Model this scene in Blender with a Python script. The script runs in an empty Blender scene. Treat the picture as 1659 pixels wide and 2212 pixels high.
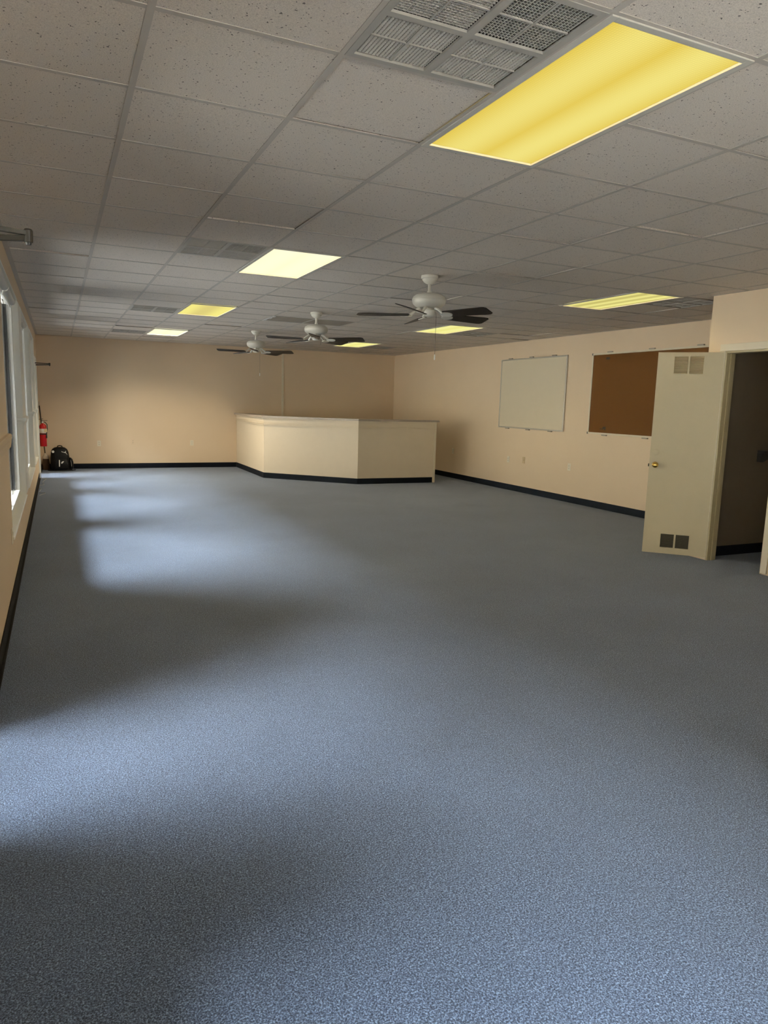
import bpy, bmesh, math, random
from mathutils import Vector, Matrix
random.seed(7)
SC = bpy.context.scene
COL = SC.collection
R = math.radians

# ------------------------------------------------------------------ measured frame of the room (metres)
CAM_Z = 1.4887
ZC = 2.636            # ceiling height
XL, XR, YB = -0.338, 7.432, 15.704
YF = -1.9             # wall behind the camera
XP = 5.968            # closet partition face
GX, GY, T = 0.2988, 3.0095, 0.6096   # ceiling grid origin and pitch

# ------------------------------------------------------------------ tuning
SKY_RGB, SKY_STR = (0.90, 0.95, 1.0), 104.0
LAMP_W = 13.0
EXPOSURE = 0.0
BLOCK_H, CANOPY, PAVE_X, SUN_W, SPREAD = 10.6, 1.1, -3.2, 95.0, 140

# ------------------------------------------------------------------ materials
def new_mat(name):
    m = bpy.data.materials.new(name); m.use_nodes = True
    nt = m.node_tree; nt.nodes.clear()
    out = nt.nodes.new('ShaderNodeOutputMaterial')
    return m, nt, out

def N(nt, t, **kw):
    n = nt.nodes.new(t)
    for k, v in kw.items(): setattr(n, k, v)
    return n

def pbr(name, rgb, rough=0.6, metal=0.0, var=0.06, scale=8.0, bump=0.0, bscale=200.0, spec=0.5, stretch=None, sheen=0.0):
    m, nt, out = new_mat(name)
    b = N(nt, 'ShaderNodeBsdfPrincipled')
    b.inputs['Roughness'].default_value = rough; b.inputs['Metallic'].default_value = metal
    b.inputs['Specular IOR Level'].default_value = spec
    if sheen: b.inputs['Sheen Weight'].default_value = sheen
    tc = N(nt, 'ShaderNodeTexCoord')
    src = tc.outputs['Object']
    if stretch:
        mp = N(nt, 'ShaderNodeMapping'); mp.inputs['Scale'].default_value = stretch
        nt.links.new(src, mp.inputs['Vector']); src = mp.outputs['Vector']
    no = N(nt, 'ShaderNodeTexNoise'); no.inputs['Scale'].default_value = scale; no.inputs['Detail'].default_value = 4
    nt.links.new(src, no.inputs['Vector'])
    mx = N(nt, 'ShaderNodeMix', data_type='RGBA')
    lo = [max(0, c * (1 - var)) for c in rgb]; hi = [min(1, c * (1 + var)) for c in rgb]
    mx.inputs['A'].default_value = (*lo, 1); mx.inputs['B'].default_value = (*hi, 1)
    nt.links.new(no.outputs['Fac'], mx.inputs['Factor']); nt.links.new(mx.outputs['Result'], b.inputs['Base Color'])
    if bump:
        n2 = N(nt, 'ShaderNodeTexNoise'); n2.inputs['Scale'].default_value = bscale; n2.inputs['Detail'].default_value = 2
        nt.links.new(src, n2.inputs['Vector'])
        bp = N(nt, 'ShaderNodeBump'); bp.inputs['Strength'].default_value = bump; bp.inputs['Distance'].default_value = 0.002
        nt.links.new(n2.outputs['Fac'], bp.inputs['Height']); nt.links.new(bp.outputs['Normal'], b.inputs['Normal'])
    nt.links.new(b.outputs['BSDF'], out.inputs['Surface'])
    return m

M = {}
M['wall'] = pbr('cream_wall_paint', (0.715, 0.575, 0.41), 0.75, bump=0.25, bscale=160, var=0.03, scale=2)
M['cream'] = pbr('cream_gloss_paint', (0.70, 0.63, 0.49), 0.5, var=0.03)
M['door'] = pbr('cream_door_paint', (0.57, 0.495, 0.325), 0.5, var=0.04, bump=0.1)
M['white'] = pbr('white_trim_paint', (0.86, 0.86, 0.80), 0.45, var=0.03)
M['vinyl'] = pbr('white_vinyl_frame', (0.86, 0.87, 0.84), 0.4, var=0.03)
M['base'] = pbr('black_rubber_baseboard', (0.004, 0.006, 0.011), 0.7, spec=0.12, var=0.2)
M['basebrown'] = pbr('dark_dusty_baseboard', (0.012, 0.010, 0.009), 0.7, spec=0.15, var=0.2)
M['grid'] = pbr('ceiling_grid_enamel', (0.49, 0.45, 0.40), 0.6, var=0.03)
M['fixture'] = pbr('fixture_white_enamel', (0.60, 0.58, 0.52), 0.4, var=0.03)
M['ventwhite'] = pbr('vent_enamel', (0.40, 0.38, 0.34), 0.5, var=0.05)
M['plenum'] = pbr('plenum_dark', (0.01, 0.01, 0.01), 0.9)
M['fanwhite'] = pbr('fan_white_enamel', (0.66, 0.64, 0.57), 0.28, var=0.03)
M['blade'] = pbr('fan_dark_walnut', (0.016, 0.010, 0.006), 0.42, spec=0.25, var=0.5, scale=30, stretch=(0.6, 8, 1))
M['counter'] = pbr('counter_cream_paint', (0.69, 0.60, 0.46), 0.55, var=0.03, bump=0.1)
M['ctop'] = pbr('counter_taupe_laminate', (0.33, 0.28, 0.23), 0.4, var=0.08, scale=60)
M['wb'] = pbr('whiteboard_enamel', (0.66, 0.59, 0.45), 0.3, var=0.02)
M['alu'] = pbr('brushed_aluminium', (0.55, 0.53, 0.48), 0.35, metal=0.6, var=0.08)
M['clip'] = pbr('dull_clip_metal', (0.34, 0.30, 0.23), 0.55)
M['cork'] = pbr('brown_cork', (0.080, 0.032, 0.004), 0.85, spec=0.2, var=0.18, scale=240, bump=0.3, bscale=400)
M['stain'] = pbr('dark_stain', (0.006, 0.004, 0.003), 0.8)
M['black'] = pbr('black_plastic', (0.012, 0.012, 0.013), 0.4, var=0.2)
M['plate'] = pbr('ivory_plate', (0.74, 0.68, 0.55), 0.4)
M['beige'] = pbr('beige_plate', (0.56, 0.42, 0.24), 0.4)
M['brass'] = pbr('polished_brass', (0.75, 0.52, 0.14), 0.15, metal=1.0, var=0.05)
M['bronze'] = pbr('dark_bronze', (0.022, 0.018, 0.012), 0.45, var=0.25, spec=0.3)
M['chain'] = pbr('dull_chain', (0.10, 0.085, 0.06), 0.5, metal=0.5)
M['red'] = pbr('red_enamel', (0.50, 0.008, 0.012), 0.25, var=0.05)
M['paper'] = pbr('white_label', (0.82, 0.82, 0.78), 0.6)
M['yellowtag'] = pbr('cream_tag', (0.80, 0.66, 0.38), 0.6)
M['steel'] = pbr('steel', (0.5, 0.5, 0.5), 0.3, metal=0.9)
M['rubber'] = pbr('black_rubber', (0.01, 0.01, 0.01), 0.6)
M['nylon'] = pbr('black_nylon', (0.004, 0.004, 0.005), 0.55, spec=0.25, var=0.3, scale=40, bump=0.2)
M['print'] = pbr('white_print', (0.85, 0.85, 0.80), 0.5)
M['greyprint'] = pbr('grey_reflective', (0.35, 0.35, 0.34), 0.5)
M['bristle'] = pbr('brown_bristle', (0.055, 0.026, 0.010), 0.9, var=0.5, scale=20, stretch=(60, 60, 2))
M['strawcap'] = pbr('broom_cap', (0.55, 0.48, 0.38), 0.6)
M['stick'] = pbr('dark_broom_stick', (0.035, 0.022, 0.013), 0.5)
M['shade'] = pbr('white_roller_fabric', (0.70, 0.68, 0.63), 0.6, var=0.03)
M['louver'] = pbr('door_grille_paint', (0.66, 0.55, 0.34), 0.45)
M['louverdark'] = pbr('dark_grille', (0.10, 0.088, 0.066), 0.6, var=0.2)  # darker colour for the lower grille's slats
M['jamb'] = pbr('tan_jamb_paint', (0.46, 0.39, 0.23), 0.5, var=0.08)
M['stained'] = pbr('stained_tile', (0.27, 0.23, 0.18), 0.9, var=0.3, scale=5)
M['crumb'] = pbr('broken_tile_edge', (0.75, 0.73, 0.69), 0.9)
M['concrete'] = pbr('sidewalk_concrete', (0.55, 0.53, 0.50), 0.85, var=0.15)
M['closet'] = pbr('cream_paint_shaded', (0.13, 0.10, 0.065), 0.8, var=0.08)  # same cream paint as the room, darkened to put the closet's shade in
M['cable'] = pbr('white_cable', (0.42, 0.41, 0.38), 0.5)

def carpet():
    m, nt, out = new_mat('slate_blue_carpet')
    b = N(nt, 'ShaderNodeBsdfPrincipled'); b.inputs['Roughness'].default_value = 0.95
    b.inputs['Specular IOR Level'].default_value = 0.25
    b.inputs['Sheen Weight'].default_value = 0.25; b.inputs['Sheen Roughness'].default_value = 0.5
    tc = N(nt, 'ShaderNodeTexCoord')
    n1 = N(nt, 'ShaderNodeTexNoise'); n1.inputs['Scale'].default_value = 210; n1.inputs['Detail'].default_value = 3; n1.inputs['Distortion'].default_value = 0.6
    nt.links.new(tc.outputs['Object'], n1.inputs['Vector'])
    r1 = N(nt, 'ShaderNodeValToRGB')
    e = r1.color_ramp.elements
    e[0].position = 0.36; e[0].color = (0.018, 0.030, 0.058, 1)
    e[1].position = 0.70; e[1].color = (0.26, 0.36, 0.54, 1)
    k = e.new(0.50); k.color = (0.070, 0.100, 0.165, 1)
    nt.links.new(n1.outputs['Fac'], r1.inputs['Fac'])
    n2 = N(nt, 'ShaderNodeTexNoise'); n2.inputs['Scale'].default_value = 1.3; n2.inputs['Detail'].default_value = 5
    nt.links.new(tc.outputs['Object'], n2.inputs['Vector'])
    mr = N(nt, 'ShaderNodeMapRange'); mr.inputs['From Min'].default_value = 0.3; mr.inputs['From Max'].default_value = 0.7
    mr.inputs['To Min'].default_value = 0.88; mr.inputs['To Max'].default_value = 1.1
    nt.links.new(n2.outputs['Fac'], mr.inputs['Value'])
    mul = N(nt, 'ShaderNodeMix', data_type='RGBA', blend_type='MULTIPLY'); mul.inputs['Factor'].default_value = 1
    nt.links.new(r1.outputs['Color'], mul.inputs['A']); nt.links.new(mr.outputs['Result'], mul.inputs['B'])
    nt.links.new(mul.outputs['Result'], b.inputs['Base Color'])
    bp = N(nt, 'ShaderNodeBump'); bp.inputs['Strength'].default_value = 0.6; bp.inputs['Distance'].default_value = 0.004
    nt.links.new(n1.outputs['Fac'], bp.inputs['Height']); nt.links.new(bp.outputs['Normal'], b.inputs['Normal'])
    nt.links.new(b.outputs['BSDF'], out.inputs['Surface'])
    return m
M['carpet'] = carpet()

def tile():
    m, nt, out = new_mat('fissured_ceiling_tile')
    b = N(nt, 'ShaderNodeBsdfPrincipled'); b.inputs['Roughness'].default_value = 0.95; b.inputs['Specular IOR Level'].default_value = 0.1
    tc = N(nt, 'ShaderNodeTexCoord')
    wob = N(nt, 'ShaderNodeTexNoise'); wob.inputs['Scale'].default_value = 55; wob.inputs['Detail'].default_value = 1
    nt.links.new(tc.outputs['Object'], wob.inputs['Vector'])
    ad = N(nt, 'ShaderNodeMix', data_type='VECTOR'); ad.inputs['Factor'].default_value = 0.022
    nt.links.new(tc.outputs['Object'], ad.inputs['A']); nt.links.new(wob.outputs['Color'], ad.inputs['B'])
    vo = N(nt, 'ShaderNodeTexVoronoi'); vo.inputs['Scale'].default_value = 92
    nt.links.new(ad.outputs['Result'], vo.inputs['Vector'])
    # size of the pits varies from cell to cell
    sp = N(nt, 'ShaderNodeSeparateColor'); nt.links.new(vo.outputs['Color'], sp.inputs['Color'])
    th = N(nt, 'ShaderNodeMapRange'); th.inputs['From Min'].default_value = 0.45; th.inputs['From Max'].default_value = 1.0
    th.inputs['To Min'].default_value = 0.0; th.inputs['To Max'].default_value = 0.29
    nt.links.new(sp.outputs['Red'], th.inputs['Value'])
    lt = N(nt, 'ShaderNodeMath', operation='LESS_THAN')
    nt.links.new(vo.outputs['Distance'], lt.inputs[0]); nt.links.new(th.outputs['Result'], lt.inputs[1])
    fine = N(nt, 'ShaderNodeTexNoise'); fine.inputs['Scale'].default_value = 260; fine.inputs['Detail'].default_value = 2
    nt.links.new(tc.outputs['Object'], fine.inputs['Vector'])
    cr = N(nt, 'ShaderNodeValToRGB'); e = cr.color_ramp.elements
    e[0].position = 0.3; e[0].color = (0.58, 0.52, 0.46, 1); e[1].position = 0.62; e[1].color = (0.78, 0.71, 0.63, 1)
    nt.links.new(fine.outputs['Fac'], cr.inputs['Fac'])
    mx = N(nt, 'ShaderNodeMix', data_type='RGBA'); mx.inputs['B'].default_value = (0.14, 0.125, 0.11, 1)
    nt.links.new(lt.outputs['Value'], mx.inputs['Factor']); nt.links.new(cr.outputs['Color'], mx.inputs['A'])
    nt.links.new(mx.outputs['Result'], b.inputs['Base Color'])
    nt.links.new(b.outputs['BSDF'], out.inputs['Surface'])
    return m
M['tile'] = tile()

def glass():
    m, nt, out = new_mat('window_glass')
    t = N(nt, 'ShaderNodeBsdfTransparent'); t.inputs['Color'].default_value = (0.93, 0.95, 0.95, 1)
    g = N(nt, 'ShaderNodeBsdfGlossy'); g.inputs['Roughness'].default_value = 0.02
    no = N(nt, 'ShaderNodeTexNoise'); no.inputs['Scale'].default_value = 2
    lw = N(nt, 'ShaderNodeFresnel'); lw.inputs['IOR'].default_value = 1.45
    mx = N(nt, 'ShaderNodeMixShader')
    nt.links.new(lw.outputs['Fac'], mx.inputs['Fac']); nt.links.new(t.outputs['BSDF'], mx.inputs[1]); nt.links.new(g.outputs['BSDF'], mx.inputs[2])
    nt.links.new(mx.outputs['Shader'], out.inputs['Surface'])
    return m
M['glass'] = glass()

def diffuser(name, edge, core, strength, tubes, softness=0.25, prism=0.25):
    """glowing prismatic lens: brighter bands where the tubes run along it"""
    m, nt, out = new_mat(name)
    em = N(nt, 'ShaderNodeEmission'); em.inputs['Strength'].default_value = strength
    tc = N(nt, 'ShaderNodeTexCoord'); sx = N(nt, 'ShaderNodeSeparateXYZ')
    nt.links.new(tc.outputs['Object'], sx.inputs['Vector'])
    acc = None
    for tx, w in tubes:
        s = N(nt, 'ShaderNodeMath', operation='SUBTRACT'); s.inputs[1].default_value = tx
        nt.links.new(sx.outputs['X'], s.inputs[0])
        a = N(nt, 'ShaderNodeMath', operation='ABSOLUTE'); nt.links.new(s.outputs[0], a.inputs[0])
        mr = N(nt, 'ShaderNodeMapRange', interpolation_type='SMOOTHSTEP')
        mr.inputs['From Min'].default_value = 0.0; mr.inputs['From Max'].default_value = softness
        mr.inputs['To Min'].default_value = w; mr.inputs['To Max'].default_value = 0.0
        nt.links.new(a.outputs[0], mr.inputs['Value'])
        if acc is None: acc = mr.outputs['Result']
        else:
            mm = N(nt, 'ShaderNodeMath', operation='MAXIMUM'); nt.links.new(acc, mm.inputs[0]); nt.links.new(mr.outputs['Result'], mm.inputs[1]); acc = mm.outputs[0]
    cl = N(nt, 'ShaderNodeNewGeometry')
    mx = N(nt, 'ShaderNodeMix', data_type='RGBA'); mx.inputs['A'].default_value = (*edge, 1); mx.inputs['B'].default_value = (*core, 1)
    nt.links.new(acc, mx.inputs['Factor'])
    # small prism cells
    ch = N(nt, 'ShaderNodeTexVoronoi', feature='F1', distance='CHEBYCHEV'); ch.inputs['Scale'].default_value = 95; ch.inputs['Randomness'].default_value = 0.0
    nt.links.new(tc.outputs['Object'], ch.inputs['Vector'])
    pr = N(nt, 'ShaderNodeMapRange'); pr.inputs['From Min'].default_value = 0.1; pr.inputs['From Max'].default_value = 0.5
    pr.inputs['To Min'].default_value = 1.0 + prism * 0.3; pr.inputs['To Max'].default_value = 1.0 - prism
    nt.links.new(ch.outputs['Distance'], pr.inputs['Value'])
    ml = N(nt, 'ShaderNodeMix', data_type='RGBA', blend_type='MULTIPLY'); ml.inputs['Factor'].default_value = 1
    nt.links.new(mx.outputs['Result'], ml.inputs['A']); nt.links.new(pr.outputs['Result'], ml.inputs['B'])
    nt.links.new(ml.outputs['Result'], em.inputs['Color'])
    nt.links.new(em.outputs['Emission'], out.inputs['Surface'])
    return m
YE = (0.90, 0.60, 0.09); YC = (1.0, 0.78, 0.22)
M['lens_a'] = diffuser('yellow_lens', (0.86, 0.62, 0.075), (1.0, 0.86, 0.24), 1.12, [(-0.12, 0.9), (0.15, 1.0)], 0.2, 0.3)
M['lens_b'] = diffuser('pale_overbright_lens', (1.0, 0.92, 0.55), (1.0, 0.96, 0.66), 1.12, [(-0.14, 1), (0.14, 1)], 0.3, 0.05)
M['lens_c'] = diffuser('banded_yellow_lens', (0.80, 0.68, 0.22), (1.0, 0.90, 0.26), 1.0, [(-0.22, 1), (0.22, 1)], 0.2, 0.1)
M['lens_d'] = diffuser('pale_yellow_lens', (0.90, 0.84, 0.22), (0.98, 0.94, 0.36), 1.0, [(-0.15, 1), (0.15, 1)], 0.22, 0.1)
M['lens_e'] = diffuser('streaked_yellow_lens', (0.55, 0.48, 0.13), (0.95, 0.88, 0.30), 1.0, [(-0.20, 0.8), (0.0, 0.9), (0.18, 1.0)], 0.12, 0.1)

# ------------------------------------------------------------------ mesh helpers
def V(*a): return Vector(a)

def bx(bm, lo, hi, bev=0.0, mat4=None):
    r = bmesh.ops.create_cube(bm, size=1.0)
    vs = r['verts']
    c = [(a + b) / 2 for a, b in zip(lo, hi)]; s = [abs(b - a) for a, b in zip(lo, hi)]
    for v in vs: v.co = V(v.co.x * s[0] + c[0], v.co.y * s[1] + c[1], v.co.z * s[2] + c[2])
    if bev > 0:
        es = list({e for v in vs for e in v.link_edges})
        rr = bmesh.ops.bevel(bm, geom=es, offset=bev, segments=2, profile=0.6, affect='EDGES')
        vs = list({v for f in rr['faces'] for v in f.verts} | {v for v in vs if v.is_valid})
    if mat4 is not None:
        for v in vs: v.co = mat4 @ v.co
    return vs

def box(lo, hi, bev=0.0):
    bm = bmesh.new(); bx(bm, lo, hi, bev); return bm

def tube(bm, pts, rad, n=10, cap=True):
    pts = [Vector(p) for p in pts]
    rads = rad if isinstance(rad, (list, tuple)) else [rad] * len(pts)
    rings = []
    for i, p in enumerate(pts):
        d = (pts[min(i + 1, len(pts) - 1)] - pts[max(i - 1, 0)]).normalized()
        up = V(0, 0, 1) if abs(d.z) < 0.95 else V(1, 0, 0)
        a = d.cross(up).normalized(); b = d.cross(a).normalized()
        rings.append([bm.verts.new(p + a * math.cos(2 * math.pi * k / n) * rads[i] + b * math.sin(2 * math.pi * k / n) * rads[i]) for k in range(n)])
    for r0, r1 in zip(rings, rings[1:]):
        for k in range(n): bm.faces.new((r0[k], r0[(k + 1) % n], r1[(k + 1) % n], r1[k]))
    if cap:
        bm.faces.new(rings[0][::-1]); bm.faces.new(rings[-1])
    return bm

def lathe(bm, prof, n=32, c=(0, 0, 0)):
    rings = []
    for r, z in prof:
        if r <= 1e-6: rings.append([bm.verts.new((c[0], c[1], c[2] + z))])
        else: rings.append([bm.verts.new((c[0] + r * math.cos(2 * math.pi * k / n), c[1] + r * math.sin(2 * math.pi * k / n), c[2] + z)) for k in range(n)])
    for a, b in zip(rings, rings[1:]):
        for k in range(n):
            k2 = (k + 1) % n
            if len(a) == 1 and len(b) == 1: continue
            if len(a) == 1: bm.faces.new((a[0], b[k2], b[k]))
            elif len(b) == 1: bm.faces.new((a[k], a[k2], b[0]))
            else: bm.faces.new((a[k], a[k2], b[k2], b[k]))
    return bm

def prism(bm, poly, z0, z1, mat4=None):
    lo = [bm.verts.new((x, y, z0)) for x, y in poly]; hi = [bm.verts.new((x, y, z1)) for x, y in poly]
    n = len(poly)
    bm.faces.new(lo[::-1]); bm.faces.new(hi)
    for i in range(n): bm.faces.new((lo[i], lo[(i + 1) % n], hi[(i + 1) % n], hi[i]))
    if mat4 is not None:
        for v in lo + hi: v.co = mat4 @ v.co
    return bm

def obj(name, bm, mat, parent=None, smooth=False, loc=None, rotz=None):
    bmesh.ops.recalc_face_normals(bm, faces=bm.faces)
    me = bpy.data.meshes.new(name); bm.to_mesh(me); bm.free()
    me.materials.append(mat)
    if smooth:
        for p in me.polygons: p.use_smooth = True
        me.set_sharp_from_angle(angle=R(38))
    o = bpy.data.objects.new(name, me); COL.objects.link(o)
    if parent is not None: o.parent = parent
    if loc is not None: o.location = loc
    if rotz is not None: o.rotation_euler = (0, 0, rotz)
    return o

def tag(o, label, cat, group=None, kind=None):
    o['label'] = label; o['category'] = cat
    if group: o['group'] = group
    if kind: o['kind'] = kind
    return o

def thing(name, label, cat, loc=(0, 0, 0), rotz=0.0, group=None, kind=None):
    o = bpy.data.objects.new(name, None); COL.objects.link(o)
    o.empty_display_size = 0.1
    o.location = loc; o.rotation_euler = (0, 0, rotz)
    return tag(o, label, cat, group, kind)

def copy_tree(o, parent=None):
    c = o.copy(); COL.objects.link(c)
    if parent is not None: c.parent = parent
    for ch in list(o.children): copy_tree(ch, c)
    return c

def struct(name, bm, mat, label, cat, parent=None, **kw):
    o = obj(name, bm, mat, parent, **kw)
    return tag(o, label, cat, kind='structure')

# wall slab in the (a, z) plane with rectangular holes, built from solid cells
def wall_cells(axis, f0, f1, a0, a1, z0, z1, holes):
    As = sorted({a0, a1, *[h[0] for h in holes], *[h[1] for h in holes]}); As = [a for a in As if a0 <= a <= a1]
    Zs = sorted({z0, z1, *[h[2] for h in holes], *[h[3] for h in holes]}); Zs = [z for z in Zs if z0 <= z <= z1]
    def solid(i, j):
        if i < 0 or j < 0 or i >= len(As) - 1 or j >= len(Zs) - 1: return False
        ca, cz = (As[i] + As[i + 1]) / 2, (Zs[j] + Zs[j + 1]) / 2
        return not any(h[0] < ca < h[1] and h[2] < cz < h[3] for h in holes)
    bm = bmesh.new(); cache = {}
    def vert(f, a, z):
        k = (f, a, z)
        if k not in cache: cache[k] = bm.verts.new((f, a, z) if axis == 'x' else (a, f, z))
        return cache[k]
    for i in range(len(As) - 1):
        for j in range(len(Zs) - 1):
            if not solid(i, j): continue
            a, b, c, d = As[i], As[i + 1], Zs[j], Zs[j + 1]
            for f in (f0, f1): bm.faces.new([vert(f, a, c), vert(f, b, c), vert(f, b, d), vert(f, a, d)])
            if not solid(i - 1, j): bm.faces.new([vert(f0, a, c), vert(f1, a, c), vert(f1, a, d), vert(f0, a, d)])
            if not solid(i + 1, j): bm.faces.new([vert(f0, b, c), vert(f1, b, c), vert(f1, b, d), vert(f0, b, d)])
            if not solid(i, j - 1): bm.faces.new([vert(f0, a, c), vert(f1, a, c), vert(f1, b, c), vert(f0, b, c)])
            if not solid(i, j + 1): bm.faces.new([vert(f0, a, d), vert(f1, a, d), vert(f1, b, d), vert(f0, b, d)])
    return bm

# ================================================================== ROOM SHELL
WINS = [(5.88, 8.47, 0.40, 2.45), (9.15, 11.62, 0.40, 2.45), (12.17, 13.55, 0.40, 2.45), (-1.2, 1.5, 0.40, 2.29)]
FRONT = (-0.2, 2.9, 0.10, 2.38)
DOOR_NEAR = (2.42, 3.50, 0.0, 2.14); DOOR_FAR = (13.95, 14.95, 0.0, 2.14)
CLOSET = (4.405, 5.045, 0.0, 2.088)

struct('floor', box((XL - 0.25, YF - 0.2, -0.15), (XR + 0.2, YB + 0.2, 0.0)), M['carpet'],
       'slate blue flecked carpet covering the whole floor', 'carpet')
WX = XL - 0.21
struct('wall_left', wall_cells('x', XL, WX, YF, YB, 0.0, ZC + 0.25, WINS + [DOOR_NEAR, DOOR_FAR]), M['wall'],
       'cream wall pierced by the row of tall windows', 'wall')
struct('wall_back', box((WX, YB, 0), (XR + 0.15, YB + 0.15, ZC + 0.25)), M['wall'], 'plain cream wall at the far end behind the backpack', 'wall')
struct('wall_right', box((XR, YF, 0), (XR + 0.15, YB, ZC + 0.25)), M['wall'], 'cream wall carrying the whiteboard and the cork board', 'wall')
struct('wall_front', wall_cells('y', YF, YF - 0.18, WX, XR + 0.15, 0.0, ZC + 0.25, [FRONT]), M['wall'], 'cream storefront wall facing the long room', 'wall')
struct('wall_partition', wall_cells('x', XP, XP + 0.115, YF, 5.25, 0.0, ZC, [CLOSET]), M['wall'],
       'cream partition wall with the closet doorway in it', 'wall')
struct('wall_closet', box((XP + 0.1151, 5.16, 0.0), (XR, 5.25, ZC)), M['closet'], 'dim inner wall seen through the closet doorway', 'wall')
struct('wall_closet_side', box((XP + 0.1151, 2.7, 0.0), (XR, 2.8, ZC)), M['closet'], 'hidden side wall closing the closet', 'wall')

# ceiling: lay-in tiles, grid and dark plenum
LIGHTS = [(2, -2), (2, 4), (2, 10), (2, 16), (8, 4), (8, 10), (8, 16)]
VENTS = [(1, -2), (1, 4), (1, 11), (1, 17), (9, 4), (9, 11), (9, 17)]
STAINED = [(4, 11), (5, 11)]
taken = set()
for i, j in LIGHTS: taken |= {(i, j), (i, j + 1)}
taken |= set(VENTS) | set(STAINED)
bm = bmesh.new()
i0, i1 = -2, int((XR - GX) / T) + 1
j0, j1 = int(math.floor((YF - GY) / T)), int((YB - GY) / T) + 1
rt = random.Random(3)
for i in range(i0, i1):
    for j in range(j0, j1):
        if (i, j) in taken: continue
        x0, x1 = max(GX + i * T, XL), min(GX + (i + 1) * T, XR); y0, y1 = max(GY + j * T, YF), min(GY + (j + 1) * T, YB)
        if x1 - x0 < 0.01 or y1 - y0 < 0.01: continue
        g = 0.006
        x0 += g; x1 -= g; y0 += g; y1 -= g
        lift = rt.random() * 0.002; tx, ty = (rt.random() - 0.5) * 0.006, (rt.random() - 0.5) * 0.006
        if rt.random() < 0.06: ty = rt.choice((-1, 1)) * 0.014; lift += 0.005
        vs = bx(bm, (x0, y0, ZC + 0.001 + lift), (x1, y1, ZC + 0.016 + lift))
        cx, cy = (x0 + x1) / 2, (y0 + y1) / 2
        for v in vs: v.co.z += max(-0.0008, (v.co.x - cx) * tx + (v.co.y - cy) * ty)
ceil = struct('ceiling', bm, M['tile'], 'suspended ceiling of pale speckled square tiles', 'ceiling')
bm = bmesh.new()
lit = [(i, j) for i, j in LIGHTS]
for i in range(i0, i1 + 1):
    x = GX + i * T
    if XL < x < XR: bx(bm, (x - 0.012, YF, ZC - 0.0015), (x + 0.012, YB, ZC + 0.0005))
for j in range(j0, j1 + 1):
    y = GY + j * T
    if not YF < y < YB: continue
    cuts = sorted(i for i, jj in lit if jj + 1 == j)
    xs = [XL] + [v for i in cuts for v in (GX + i * T, GX + (i + 1) * T)] + [XR]
    for xa, xb in zip(xs[::2], xs[1::2]): bx(bm, (xa, y - 0.012, ZC - 0.0012), (xb, y + 0.012, ZC + 0.0008))
for lo, hi in (((XL, YF), (XL + 0.022, YB)), ((XR - 0.022, 5.25), (XR, YB)), ((XL, YB - 0.022), (XR, YB)), ((XP - 0.022, YF), (XP, 5.25))):
    bx(bm, (*lo, ZC - 0.0014), (*hi, ZC + 0.0006))
obj('grid_bars', bm, M['grid'], ceil)
obj('plenum', box((WX - 0.02, YF - 0.2, ZC + 0.245), (XR + 0.2, YB + 0.2, ZC + 0.30)), M['plenum'], ceil)

for k, (i, j) in enumerate(STAINED):
    x0, y0 = GX + i * T, GY + j * T
    t = thing('ceiling_tile', ['brown stained ceiling tile with a crumbled white edge, behind the middle fan',
                               'brown stained ceiling tile without broken edge, over the middle fan'][k], 'ceiling tile', (x0 + T / 2, y0 + T / 2, ZC))
    obj('panel', box((-0.296, -0.296, 0.001), (0.296, 0.296, 0.014)), M['stained'], t)
    if k == 0:
        bm = bmesh.new(); rr = random.Random(5)
        for q in range(26):
            y = -0.29 + q * 0.0225; w = 0.012 + rr.random() * 0.03
            bx(bm, (-0.295, y, -0.004 - rr.random() * 0.006), (-0.295 + w, y + 0.016 + rr.random() * 0.01, 0.0012))
        obj('crumbled_edge', bm, M['crumb'], t)

# baseboards
bh, bt = 0.105, 0.008
def base_y(x, s, y0, y1): return box((min(x, x + s * bt), y0, 0), (max(x, x + s * bt), y1, bh), 0.002)
def base_x(y, s, x0, x1): return box((x0, min(y, y + s * bt), 0), (x1, max(y, y + s * bt), bh), 0.002)
struct('baseboard_back', base_x(YB, -1, XL + 0.02, 3.59), M['base'], 'black rubber baseboard along the far wall up to the counter', 'baseboard')
struct('baseboard_right', base_y(XR, -1, 5.26, YB - 0.01), M['base'], 'black rubber baseboard under the whiteboard wall', 'baseboard')
bm = bmesh.new()
for y0, y1 in ((YF, DOOR_NEAR[0] - 0.06), (DOOR_NEAR[1] + 0.06, DOOR_FAR[0] - 0.06), (DOOR_FAR[1] + 0.06, YB - 0.02)):
    bx(bm, (XL, y0, 0), (XL + bt, y1, bh), 0.002)
    bx(bm, (XL + bt, y0, 0), (XL + 0.022, y1, 0.012), 0.004)
struct('baseboard_left', bm, M['basebrown'], 'dusty dark baseboard under the windows', 'baseboard')
struct('baseboard_partition', box((XP - bt, YF, 0), (XP, CLOSET[0] - 0.08, bh), 0.002), M['base'], 'black baseboard beside the closet doorway', 'baseboard')
struct('baseboard_closet', base_x(5.16, -1, XP + 0.12, XR - 0.01), M['base'], 'black baseboard inside the closet', 'baseboard')

# vertical batten on the far wall
struct('trim_1', box((4.625, YB - 0.012, 1.0), (4.675, YB, ZC - 0.002), 0.003), M['cream'], 'cream vertical batten on the far wall above the counter', 'trim')

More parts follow.
